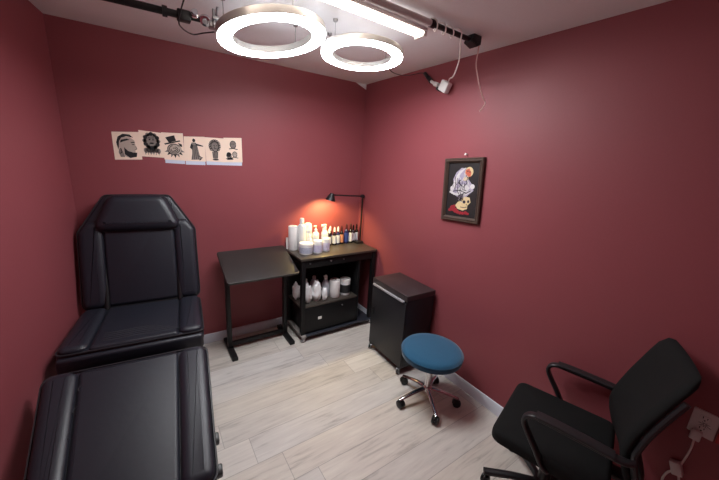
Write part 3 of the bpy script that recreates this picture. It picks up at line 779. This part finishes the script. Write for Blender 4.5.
def d_hat(l):         # a plain top hat above a rose
    t_ = [(-.05, .065), (.01, .085), (.02, .045), (-.03, .028)]
    poly(l[INK], t_, 0); poly(l[INK], [(-.06, .02), (.045, .05), (.05, .042), (-.055, .01)], 0); stroke(l[INKL], [(-.03, .04), (.017, .055)], .008, 0)
    poly(l[INKL], ell(.005, -.02, .05, .045), 0)
    for k in range(4):
        rr = .045-.011*k
        stroke(l[INK], ell(.005, -.02, rr, rr*.85, 14, 40+70*k, 290+70*k), .005, 0)
    for k in range(7):
        a = math.radians(200+k*24); q = Vector((.005+.046*math.cos(a), -.02+.04*math.sin(a))); d_ = Vector((math.cos(a), math.sin(a))); n_ = Vector((-d_.y, d_.x))
        poly(l[INK if k % 2 else INKG], [tuple(q-n_*.010), tuple(q+d_*.026), tuple(q+n_*.010)], 0)
    poly(l[INK], [(.03, .03), (.058, .02), (.06, .0), (.045, .005)], 0)
def d_robed(l):       # standing robed figure with an outstretched arm
    poly(l[INKG], [(-.02, .05), (.01, .05), (.02, .0), (.03, -.06), (.045, -.08), (-.03, -.085), (-.02, -.03)], 0)
    poly(l[INK], ell(-.004, .066, .011, .014, 14), 0); poly(l[INK], [(.005, .045), (.06, .03), (.062, .022), (.01, .028)], 0)
    poly(l[INK], [(-.022, .045), (-.035, .01), (-.02, -.005), (-.012, .03)], 0)
    for k in range(5): stroke(l[INK], [(-.012+.007*k, .03), (-.018+.011*k, -.03), (-.024+.016*k, -.08)], .0035, 0)
    stroke(l[INK], [(.02, -.05), (.05, -.065), (.03, -.085)], .006, 0)
def d_bust(l):        # shaded head in curls on a small pedestal
    poly(l[INKG], ell(0, .03, .04, .046), 0); poly(l[INKL], ell(.004, .026, .024, .032), 0)
    for k in range(14):
        a = math.radians(-40+k*20); c = (.036*math.cos(a), .03+.042*math.sin(a))
        stroke(l[INK], ell(c[0], c[1], .009, .009, 8, 20, 330), .005, 0)
    stroke(l[INK], [(.0, .03), (-.004, .014), (.004, .012)], .003, 0); stroke(l[INK], [(-.018, -.002), (-.006, -.014), (.012, -.014), (.022, -.002)], .005, 0)
    for s in (-1, 1): poly(l[INK], ell(.005+s*.010, .034, .005, .003, 10), 0)
    stroke(l[INK], [(-.002, .01), (.014, .01)], .004, 0)
    poly(l[INKG], [(-.022, -.015), (.024, -.015), (.02, -.07), (-.018, -.07)], 0)
    for k in range(4): stroke(l[INK], [(-.018+.012*k, -.015), (-.012+.009*k, -.065)], .004, 0)
    poly(l[INK], ell(.002, -.078, .024, .007, 14), 0)
def d_three(l):       # three small heads
    for cx, cz, s in ((.0, .045, 1), (-.035, -.045, .8), (.012, -.035, .75)):
        poly(l[INKG if s > .78 else INKL], ell(cx, cz, .024*s, .03*s), 0)
        stroke(l[INK], ell(cx, cz, .024*s, .03*s, 14, 10, 350), .005, 0)
        for q in (-1, 1): poly(l[INK], ell(cx+q*.008*s, cz+.006*s, .004*s, .004*s, 8), 0)
        stroke(l[INK], [(cx-.03*s, cz-.036*s), (cx, cz-.03*s), (cx+.034*s, cz-.038*s)], .007*s, 0)
    poly(l[INK], ell(-.037, -.038, .017, .02), 0); poly(l[INK], [(-.055, -.07), (-.01, -.06), (.0, -.078), (-.05, -.082)], 0)
sheet('pale blue paper edge below the top hat sheet', [(-1.838, 1.72), (-1.705, 1.72), (-1.703, 1.634), (-1.838, 1.638)], -.0004, PAPERB, None, 'pale blue backing papers', 'backing_paper')
sheet('pale blue paper edge below the robed figure sheet', [(-1.699, 1.72), (-1.556, 1.72), (-1.556, 1.632), (-1.698, 1.631)], -.0004, PAPERB, None, 'pale blue backing papers', 'backing_paper')
sheet('wide pale blue paper edge below the two rightmost sheets', [(-1.548, 1.72), (-1.262, 1.72), (-1.265, 1.638), (-1.547, 1.635)], -.0004, PAPERB, None, 'pale blue backing papers', 'backing_paper')
sheet('flash sheet of a bearded man in profile, leftmost of the taped drawings', [(-2.149, 1.84), (-1.985, 1.852), (-1.984, 1.656), (-2.148, 1.648)], -.0012, draw=d_profile)
sheet('flash sheet of a curly framed face over a ruffle, second from left', [(-1.99, 1.866), (-1.845, 1.858), (-1.841, 1.676), (-1.986, 1.68)], -.0018, draw=d_clown)
sheet('flash sheet with a top hat, third from left', [(-1.848, 1.863), (-1.704, 1.868), (-1.704, 1.66), (-1.842, 1.664)], -.0012, draw=d_hat)
sheet('flash sheet of a standing robed figure with outstretched arm', [(-1.70, 1.846), (-1.551, 1.855), (-1.551, 1.66), (-1.706, 1.659)], -.0018, draw=d_robed)
sheet('flash sheet of a dark curly head on a pedestal, second from right', [(-1.552, 1.853), (-1.405, 1.854), (-1.405, 1.661), (-1.548, 1.664)], -.0012, draw=d_bust)
sheet('flash sheet of three small heads, rightmost of the taped drawings', [(-1.407, 1.86), (-1.262, 1.870), (-1.260, 1.667), (-1.407, 1.661)], -.0018, draw=d_three)

# ------------------------------------------------------------------ framed picture on the right wall
RW = Matrix.Rotation(-PI/2, 4, 'Z')
fp = thing('framed_picture', 'dark wooden framed painting of a bent figure with a skull, on the right wall', 'picture', (-.002, -1.377, 1.57), rot=(math.radians(0), math.radians(0), -PI/2))
TI = Matrix.Rotation(math.radians(-3.4), 4, 'Y')
w2, h2, fw = .174, .236, .036
b = B()
op = [(-w2, -h2), (w2, -h2), (w2, h2), (-w2, h2)]
prof = [(0, 0), (0, -.022), (.006, -.028), (.016, -.026), (.022, -.03), (.030, -.02), (fw, -.014), (fw, 0)]
rows = []
for ins, y in prof:
    rows.append([b.verts.new((x-math.copysign(ins, x), y, z-math.copysign(ins, z))) for x, z in op])
for i in range(len(rows)):
    a, c = rows[i], rows[(i+1) % len(rows)]
    for k in range(4): b.faces.new((a[k], a[(k+1) % 4], c[(k+1) % 4], c[k]))
b.transform(TI); obj('frame', b, FRAMEW, fp)
b = B(); box(b, -w2+fw-.002, w2-fw+.002, -.008, -.001, -h2+fw-.002, h2-fw+.002); b.transform(TI); cv = obj('canvas', b, CANVAS, fp)
lay = [(A_LILAC, []), (A_WHITE, []), (A_SKIN, []), (A_CREAM, []), (A_RED, []), (A_DARK, [])]
art = {m: B() for m in (A_LILAC, A_WHITE, A_CREAM, A_SKIN, A_RED, A_DARK)}
poly(art[A_LILAC], [(-.075, .02), (-.09, .08), (-.065, .13), (-.02, .165), (.03, .16), (.05, .13), (.04, .09), (.09, .04), (.10, .0), (.06, -.03), (.03, -.06), (-.03, -.055), (-.08, -.03), (-.10, .0)], 0)
poly(art[A_WHITE], [(-.085, .06), (-.055, .115), (-.03, .13), (-.04, .09), (-.055, .05), (-.06, .02)], 0)
poly(art[A_WHITE], [(-.03, .02), (.0, .045), (.04, .04), (.07, .02), (.04, -.01), (.0, -.03), (-.05, -.025)], 0)
poly(art[A_CREAM], ell(.05, .135, .036, .036), 0); poly(art[A_SKIN], [(.02, .15), (.05, .16), (.07, .13), (.065, .10), (.03, .105), (.02, .12)], 0)
poly(art[A_CREAM], [(.02, .10), (.05, .095), (.045, .075), (.01, .07), (.0, .085)], 0)
for k in range(5): stroke(art[A_DARK], [(-.07+.022*k, .10-.012*k), (-.06+.02*k, .05-.012*k), (-.065+.026*k, .0)], .005, 0)
stroke(art[A_DARK], [(-.08, -.01), (-.02, .0), (.04, -.02), (.08, .0)], .007, 0)
poly(art[A_WHITE], ell(-.098, .01, .014, .018), 0); poly(art[A_WHITE], ell(.088, .03, .02, .018), 0)
poly(art[A_CREAM], [(.0, -.07), (.03, -.045), (.075, -.05), (.085, -.085), (.06, -.11), (.06, -.135), (.02, -.15), (-.03, -.14), (-.05, -.115), (-.03, -.09)], 0)
poly(art[A_DARK], ell(.03, -.085, .013, .012), 0); poly(art[A_DARK], ell(.066, -.08, .010, .011), 0); poly(art[A_DARK], [(.048, -.098), (.056, -.098), (.052, -.112)], 0)
stroke(art[A_DARK], [(.0, -.125), (.03, -.128), (.055, -.12)], .005, 0)
for cx, cz, r_ in ((-.075, -.14, .026), (-.045, -.155, .022), (-.10, -.155, .014), (-.06, -.125, .015), (-.025, -.165, .016), (.0, -.17, .015), (.025, -.17, .014), (.05, -.165, .015), (.07, -.17, .011)): poly(art[A_RED], ell(cx, cz, r_, r_*.85, 12), 0)
rg = random.Random(5)
for k in range(26):
    a = rg.uniform(0, 6.28); x0 = .0+.075*math.cos(a)*rg.random()**.5; z0 = .04+.09*math.sin(a)*rg.random()**.5
    stroke(art[(A_WHITE, A_DARK)[k % 2]], [(x0, z0), (x0+rg.uniform(-.02, .02), z0-rg.uniform(.01, .035)), (x0+rg.uniform(-.025, .03), z0-.045)], rg.uniform(.003, .006), -.0001*k)
for k in range(9): stroke(art[A_WHITE], [(.02-.007*k, .165-.003*k), (-.03-.008*k, .12-.012*k), (-.055-.005*k, .05-.01*k)], .004, -.0001*k)
for c in ((.04, .14), (.058, .135)): poly(art[A_DARK], ell(c[0], c[1], .006, .005, 10), 0)
stroke(art[A_WHITE], [(.03, .12), (.05, .112), (.062, .118)], .006, 0)
stroke(art[A_WHITE], [(-.11, -.015), (-.07, -.03), (-.02, -.035), (.03, -.03), (.08, .0)], .016, 0)
for i, (m_, b_) in enumerate(art.items()):
    b_.transform(Matrix.Scale(1.0, 4) ); b_.transform(TI @ Matrix.Translation((0, -.0085-.0005*i, 0)))
    obj(('lilac_paint', 'white_paint', 'cream_paint', 'orange_paint', 'red_paint', 'dark_paint')[i], b_, m_, cv)
b = B(); rod(b, (0, -1.372, 1.83), (-.02, -1.372, 1.832), .004, seg=10); rod(b, (-.02, -1.372, 1.832), (-.022, -1.372, 1.8325), .008, seg=12)
solo('nail', b, WHITEP, 'small white nail just above the framed painting', 'nail')

# ------------------------------------------------------------------ outlet, plug, red piece
ol_ = thing('wall_outlet', 'white wall outlet plate low on the right wall behind the office chair', 'outlet', (0, -2.849, .692), -PI/2)
TO = Matrix.Rotation(math.radians(1), 4, 'Y')
b = B(); t = B(); slab(t, round_poly(rect(-.042, .042, -.061, .061), .005, 3), 0, .007, bev=.003); merge(b, t, Matrix.Rotation(PI/2, 4, 'X')); obj('plate', b, WALLPLATE, ol_)
for s in (1, -1):
    b = B(); t = B(); slab(t, round_poly(rect(-.017, .017, -.015, .015), .008, 4), .0071, .0095, bev=.001); merge(b, t, Matrix.Translation((0, 0, s*.026)) @ Matrix.Rotation(PI/2, 4, 'X')); rc = obj('receptacle', b, WALLPLATE, ol_)
    b = B()
    for dx, h in ((-.007, .010), (.007, .008)): box(b, dx-.0014, dx+.0014, -.0102, -.0094, s*.026+.001, s*.026+.001+h)
    rod(b, (0, -.0094, s*.026-.007), (0, -.0102, s*.026-.007), .003, seg=10); obj('slots', b, BLKPLASTIC, rc)
b = B()                                   # dark smudges on the plate
for k in range(9):
    a = k*.7+.3; rr = .006+.003*(k % 3)
    stroke(b, [(.004+.004*math.cos(a), .004*math.sin(a)), (.004+(rr+.01)*math.cos(a), (rr+.012)*math.sin(a))], .0022, -.0072)
obj('smudge', b, mat('grey smudge', (92, 84, 82), .7), ol_)
pc = thing('plug_cord', 'white plug and cord hanging below the wall outlet', 'cord', (-.01, -2.832, .40))
b = B(); box(b, -.028, -.0075, -2.858, -2.822, .606, .655, .005); obj('plug', b, WALLPLATE, pc, world=True)
b = B(); tube(b, smooth_path([(-.018, -2.84, .61), (-.018, -2.842, .56), (-.018, -2.838, .50), (-.02, -2.832, .455)], 6), .004, 8); obj('cord', b, CORDW, pc, world=True)
b = B(); t = B(); box(t, -.016, .016, -.02, .02, -.032, .032, .005); merge(b, t, Matrix.Translation((-.02, -2.823, .425)) @ Matrix.Rotation(-.35, 4, 'X')); obj('connector', b, WALLPLATE, pc, world=True)
b = B(); tube(b, smooth_path([(-.02, -2.815, .40), (-.02, -2.80, .37), (-.02, -2.795, .32), (-.02, -2.815, .27), (-.02, -2.84, .30), (-.02, -2.845, .36), (-.02, -2.835, .40)], 6), .005, 8); obj('cord_loop', b, CORDW, pc, world=True)
b = B(); box(b, -.02, .0005, -2.93, -2.896, .64, .70, .005)
solo('red_adapter', b, REDP, 'red plastic piece on the right wall at the edge of view, beside the outlet', 'adapter')

# ------------------------------------------------------------------ camera, world, colour
cam = bpy.data.cameras.new('camera'); co = bpy.data.objects.new('camera', cam); COL.objects.link(co)
f, yaw, pit, rol = 314.0865, .6033, -.2501, .0592
fwd = Vector((math.sin(yaw)*math.cos(pit), math.cos(yaw)*math.cos(pit), math.sin(pit)))
r0 = Vector((math.cos(yaw), -math.sin(yaw), 0)); u0 = r0.cross(fwd)
rt = math.cos(rol)*r0+math.sin(rol)*u0; up = -math.sin(rol)*r0+math.cos(rol)*u0
co.matrix_world = frame((-1.98254, -2.92198, 1.74882), rt, up, -fwd)
cam.sensor_width = 36; cam.lens = f*36/719; cam.clip_start = .02
S.camera = co
w = bpy.data.worlds.new('world'); S.world = w; w.use_nodes = True
w.node_tree.nodes['Background'].inputs[0].default_value = (.05, .05, .055, 1)
S.view_settings.view_transform = 'Standard'; S.view_settings.look = 'None'
S.view_settings.exposure = 0; S.view_settings.gamma = 1; S.view_settings.use_curve_mapping = False
